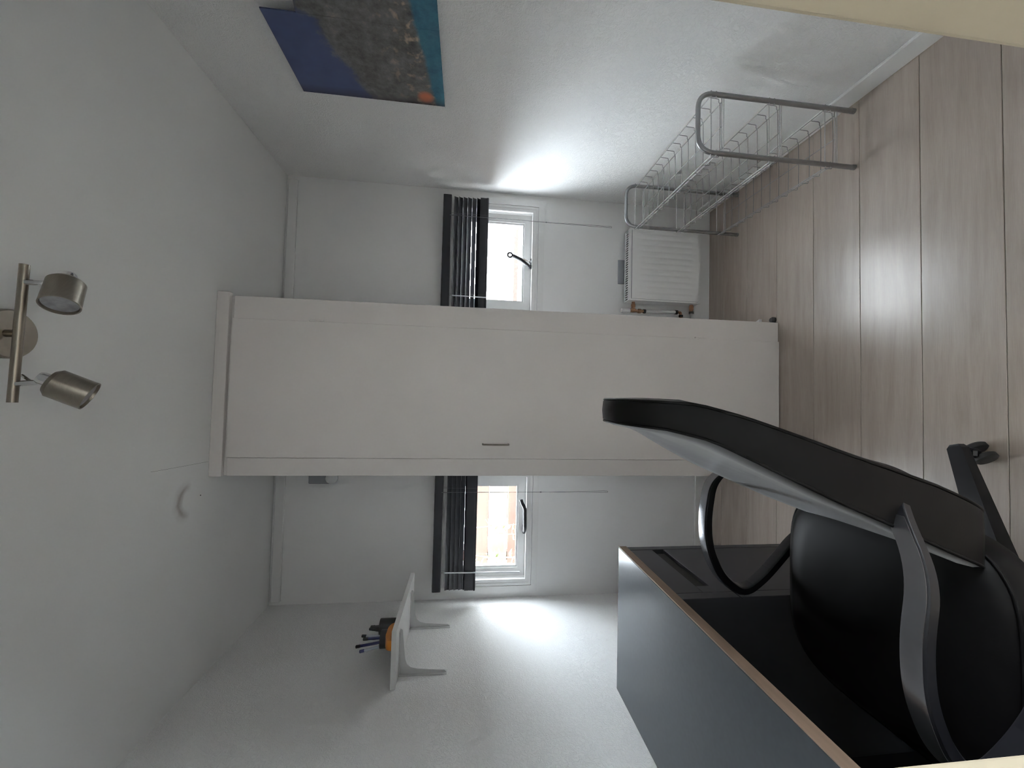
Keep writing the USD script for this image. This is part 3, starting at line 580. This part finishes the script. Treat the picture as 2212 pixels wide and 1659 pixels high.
for k in range(5):
    a = math.radians(17.5 + 72*k); d_ = np.array([math.cos(a), math.sin(a)]); n_ = np.array([-d_[1], d_[0]])
    c0 = np.array([0.62, KY])
    P8 = [(*(c0 + d_*r + n_*w_), z) for r, hw, za, zb in ((0.03, 0.030, 0.080, 0.132), (0.385, 0.017, 0.080, 0.104)) for w_ in (-hw, hw) for z in (za, zb)]
    P8 += [(*(c0 + d_*0.395 + n_*w_), z) for w_ in (-0.010, 0.010) for z in (0.082, 0.100)]
    leg = trimesh.convex.convex_hull(np.array(P8))
    obj('base_leg', leg, 'black_plastic', bs, smooth=20)
    c3 = np.array([*(c0 + d_*0.372), 0.0])
    cs = obj('castor', [tube([c3+[0, 0, 0.085], c3+[0, 0, 0.055]], 0.006, 8), box(c3[0]-0.013, c3[0]+0.013, c3[1]-0.013, c3[1]+0.013, 0.036, 0.060, 0.006)], 'black_plastic', ch)
    ra_ = math.radians(40+50*k); wx = np.array([math.cos(ra_), math.sin(ra_), 0])
    for sg in (-1, 1):
        obj('wheel', lathe([(0, -0.009), (0.020, -0.009), (0.0255, -0.005), (0.0255, 0.005), (0.020, 0.009), (0, 0.009)], c3 + [0, 0, 0.0258] + wx*0.0155*sg, wx, 20), 'rubber_black', cs)

# ------------------------------------------------------------------ wall shelf on the left wall with what stands on it
sh = thing('wall_shelf', 'narrow white wall shelf on two pressed metal brackets above the desk', 'shelf', (0.1, -0.38, 1.66))
ST, SB = 1.6765, 1.6585
obj('board', prism([(0.0008, -0.131), (0.203, -0.131), (0.212, -0.634), (0.0008, -0.634)], SB, ST, 'xy'), 'shelf_white', sh, smooth=False)
def bracket_poly():
    pts = [(0.0, SB), (0.168, SB), (0.176, SB-0.005), (0.174, SB-0.012), (0.075, SB-0.024)]
    c = np.array([0.060, SB-0.066])
    pts += [(0.075-0.033*(1-math.cos(t))*1.3, SB-0.024-0.040*math.sin(t)**1.2) for t in np.linspace(0.25, 1.5, 8)]
    pts += [(0.020, SB-0.110), (0.012, SB-0.178), (0.009, SB-0.186), (0.0, SB-0.188)]
    return pts
for yb in (-0.250, -0.556):
    pl = [(0.0, SB-0.0008), (0.168, SB-0.0008), (0.176, SB-0.005), (0.173, SB-0.011), (0.060, SB-0.024), (0.040, SB-0.031), (0.028, SB-0.045), (0.021, SB-0.070), (0.013, SB-0.150), (0.011, SB-0.178), (0.0, SB-0.186)]
    b_ = obj('bracket', [prism([(0.0022+max(x-0.0022, 0), z) for x, z in pl], yb-0.0012, yb+0.0012, 'xz'), box(0.0006, 0.0026, yb-0.013, yb+0.013, SB-0.187, SB-0.0008, 0.0008), box(0.0006, 0.170, yb-0.013, yb+0.013, SB-0.0028, SB-0.0006, 0.0008)], 'bracket_white', sh, smooth=20)
    obj('screw', [lathe([(0, 0), (0.0042, 0), (0.003, 0.0018), (0, 0.002)], (0.0026, yb+0.0075, z), (1, 0, 0), 12) for z in (SB-0.052, SB-0.166)], 'grey_plate', b_)

def pen_cup(x, y, r, h_, label, pens):
    c = thing('pen_cup', label, 'pen cup', (x, y, ST), group='black cups on the wall shelf')
    obj('cup', lathe([(0, 0), (r*0.95, 0), (r, 0.003), (r, h_), (r-0.002, h_), (r-0.002, 0.003), (0, 0.003)], (x, y, ST+0.0004)), 'cup_black', c)
def pen(x, y, z0, tip, r, m, label, cap=None):
    a, b = np.array([x, y, z0]), np.array(tip)
    t = thing('pen', label, 'pen', (x, y, z0), group='pens in the cups on the wall shelf')
    d_ = (b-a)/np.linalg.norm(b-a); L = np.linalg.norm(b-a)
    obj('barrel', tube([a, a+d_*(L-0.018)], r, 10), m, t)
    obj('end_cap', tube([a+d_*(L-0.0185), a+d_*(L-0.002), b], [r*1.15, r*1.15, r*0.7], 10), cap or m, t)
pen_cup(0.100, -0.400, 0.031, 0.088, 'taller black cup at the far end of the group on the wall shelf', 0)
pen_cup(0.100, -0.487, 0.034, 0.066, 'black cup crammed with pens in the middle of the wall shelf', 0)
pen(0.100, -0.398, ST+0.006, (0.104, -0.415, 1.802), 0.0085, 'pen_black', 'thick black marker standing in the taller cup on the wall shelf')
pen(0.092, -0.480, ST+0.006, (0.082, -0.502, 1.838), 0.0052, 'pen_blue', 'tallest dark blue pen in the crammed cup on the wall shelf', 'pen_black')
pen(0.108, -0.490, ST+0.006, (0.122, -0.520, 1.806), 0.0050, 'pen_blue', 'short dark blue pen leaning towards the camera in the crammed cup', 'pen_black')
pen(0.100, -0.478, ST+0.006, (0.108, -0.475, 1.822), 0.0050, 'pen_clear', 'clear plastic pen in the crammed cup on the wall shelf', 'pen_black')
pen(0.088, -0.496, ST+0.006, (0.075, -0.522, 1.818), 0.0050, 'pen_clear', 'pale see-through pen at the wall side of the crammed cup', 'pen_blue')
pen(0.112, -0.476, ST+0.006, (0.128, -0.462, 1.796), 0.0048, 'pen_black', 'black pen leaning out at the far side of the crammed cup', 'pen_black')
og = thing('tape_dispenser', 'low rounded orange plastic item at the near end of the wall shelf', 'orange item', (0.15, -0.562, ST))
pr = rounded([(-0.062, 0, 0), (-0.055, 0, 0.020), (-0.030, 0, 0.030), (0.030, 0, 0.030), (0.055, 0, 0.020), (0.062, 0, 0)], 0.02, 5)
obj('shell', prism([(-0.562 + p_[0], ST+0.0005+p_[2]) for p_ in pr], 0.135, 0.172, 'yz'), 'orange_plastic', og, smooth=40)
obj('lid_seam', box(0.1345, 0.1725, -0.617, -0.507, ST+0.011, ST+0.0125), 'orange_plastic', og)

# ------------------------------------------------------------------ small sensor on the back wall beside the closet
se = thing('wall_sensor', 'small grey and white sensor high on the back wall left of the closet', 'sensor', (0.66, 0, 2.16))
obj('bracket', box(0.622, 0.680, -0.020, -0.0004, 2.118, 2.225, 0.004), 'grey_plate', se)
obj('housing', trimesh.convex.convex_hull(np.vstack([lathe([(0, 0), (0.026, 0), (0.030, 0.006), (0.028, 0.022), (0, 0.026)], (0.652, -0.003, 2.112), (0, -1, 0)).vertices, box(0.630, 0.680, -0.018, -0.002, 2.100, 2.134).vertices])), 'white_plastic', se, smooth=40)

# ------------------------------------------------------------------ canvas prints on the right wall
def ring_yz(y0, y1, z0, z1, w, x0, x1):
    return cut(box(x0, x1, y0, y1, z0, z1), box(x0-1, x1+1, y0+w, y1-w, z0+w, z1-w))
def canvas(y0, y1, z0, z1, label, dz=0.0):
    c = thing('print_panel', label, 'picture', (W-0.015, (y0+y1)/2, z0), group='print panels of a coast on the right wall')
    obj('print', prism([(y0, z0), (y1, z0), (y1, z1), (y0, z1+dz)], W-0.0305, W-0.0265, 'yz'), 'coast_print', c, smooth=False)
    obj('mounting_frame', ring_yz(y0+0.04, y1-0.04, z0+0.04, min(z1, z1+dz)-0.04, 0.02, W-0.0265, W-0.0006), 'canvas_edge', c, smooth=False)
canvas(-0.9705, -0.6585, 1.538, 2.056, 'taller print panel of a steep evening coast, nearest the window on the right wall')
canvas(-1.290, -0.9710, 1.538, 1.955, 'lower print panel continuing the coast view, beside the taller print panel', -0.06)

# ------------------------------------------------------------------ ceiling spotlight
LX, LY = 1.205, -1.215
lp = thing('ceiling_spotlight', 'brushed nickel ceiling lamp with two swivel spots on a bar', 'ceiling lamp', (LX, LY, H))
obj('canopy', lathe([(0, 0), (0.052, 0), (0.052, -0.018), (0.049, -0.022), (0, -0.022)], (LX, LY, H-0.0005), sections=40), 'brushed_nickel', lp)
obj('post', tube([(LX, LY-0.010, H-0.020), (LX, LY-0.012, H-0.054)], 0.008, 12), 'brushed_nickel', lp)
BZ = 2.342
bar = obj('bar', tube([(1.348, -1.236, BZ), (1.062, -1.242, BZ)], 0.0080, 18), 'brushed_nickel', lp, smooth=50)
def spot(stem_x, stem_y, joint, c, axis, rod=None):
    axis = np.array(axis, float); axis /= np.linalg.norm(axis); c = np.array(c, float); joint = np.array(joint, float)
    s = obj('spot_head', lathe([(0.010, -0.034), (0.024, -0.034), (0.031, -0.026), (0.032, 0.034), (0.0295, 0.034), (0.0285, 0.026), (0.010, 0.026)], c, axis, 36), 'brushed_nickel', lp, smooth=40)
    obj('bulb_face', lathe([(0, 0.027), (0.020, 0.0275), (0.0282, 0.029), (0.0282, 0.024), (0, 0.024)], c, axis, 30), 'lamp_glass', s, smooth=40)
    obj('stem', tube(rounded([(stem_x, stem_y, BZ-0.004), joint, c - axis*0.028], 0.012), 0.0058, 10), 'chrome', s)
    obj('socket', lathe([(0, -0.052), (0.012, -0.052), (0.014, -0.046), (0.014, -0.030), (0, -0.030)], c, axis, 20), 'chrome', s, smooth=40)
    if rod is not None: obj('locking_pin', tube([joint, np.array(rod)], 0.0035, 8), 'chrome', s)
spot(1.311, -1.238, (1.313, -1.226, 2.312), (1.297, -1.215, 2.287), (-0.86, -0.42, -0.22))
spot(1.100, -1.242, (1.104, -1.232, 2.318), (1.092, -1.205, 2.272), (-0.45, 0.42, -0.79), (1.118, -1.224, 2.345))

# ------------------------------------------------------------------ outside: ground, fence, white shed, climbing plant
data(obj('ground', box(-14, 16, 0.16, 16, -0.45, -0.30), 'soil'), kind='structure')
FY = 1.60
fe = thing('garden_fence', 'orange-brown fence of wide horizontal boards seen through the left window', 'fence', (-0.9, FY, -0.30))
zb = -0.28; i = 0
tops = []
while zb < 1.30:
    hh = 0.183
    obj('fence_board', box(-5.2, 1.35, FY, FY+0.024, zb, zb+hh-0.006, 0.004), 'fence_pale' if abs(zb + hh/2 - 1.093) < 0.06 else 'fence_wood', fe)
    zb += hh; i += 1
for x in (-3.6, -1.75, 0.02-0.5, 1.31): obj('fence_post', box(x, x+0.08, FY+0.024, FY+0.10, -0.30, 1.42, 0.004), 'fence_wood', fe)
gw = thing('garden_wall', 'white board-clad garden wall seen bright through the right window', 'garden wall', (3.0, 1.75, -0.30))
zb = -0.30
while zb < 1.20:
    obj('cladding_board', box(1.55, 6.5, 1.70, 1.722, zb, zb+0.158, 0.003), 'shed_white', gw)
    zb += 0.16
obj('trim_strip', box(1.56, 6.45, 1.690, 1.700, 0.948, 0.988, 0.002), 'shed_brown', gw, label='brown wood strip')
obj('core', box(1.55, 6.50, 1.722, 1.82, -0.30, 1.29), 'shed_white', gw)
obj('coping', box(1.53, 6.52, 1.69, 1.84, 1.298, 1.33, 0.004), 'shed_white', gw)
pt = thing('climbing_plant', 'leafy climbing plant in front of the fence outside the left window', 'plant', (-0.30, 1.45, -0.30))
stems = []
for k in range(6):
    x = -0.50 + 0.075*k; p = [(x, 1.47, -0.30)]
    for z in np.linspace(0.0, 1.16 + 0.07*((k*7) % 4), 7): p.append((x + 0.05*math.sin(3*z+k) - 0.10*z*(k % 3 == 0) , 1.45+0.03*math.cos(4*z+k), z))
    stems.append(np.array(p))
    obj('stem', tube(p, 0.004, 6), 'stem_brown', pt)
for k in range(70):
    s_ = stems[k % 6]; t = 0.72 + 0.28*rng.random(); f_ = t*(len(s_)-1); i0 = int(min(f_, len(s_)-2)); c = s_[i0] + (s_[i0+1]-s_[i0])*(f_-i0)
    L, wl = 0.055+0.04*rng.random(), 0.018+0.012*rng.random()
    u = np.linspace(0, 1, 7); hw = wl*np.sin(np.pi*u**0.8)
    V = np.vstack([np.stack([u*L, hw, -0.25*L*u*u + 0.15*wl], 1), np.stack([u*L, -hw, -0.25*L*u*u + 0.15*wl], 1), np.stack([u*L, 0*u, -0.25*L*u*u], 1)])
    F = []
    for q in range(6):
        for a0 in (0, 7): F += [(a0+q, 14+q, a0+q+1), (14+q, 14+q+1, a0+q+1)]
    m = trimesh.Trimesh(V, F, process=False)
    m.apply_transform(trimesh.transformations.euler_matrix(rng.uniform(-0.6, 0.6), rng.uniform(-0.9, 0.5), rng.uniform(0, 6.28)))
    m.apply_translation(c)
    obj('leaf', m, 'leaf', pt, smooth=True)
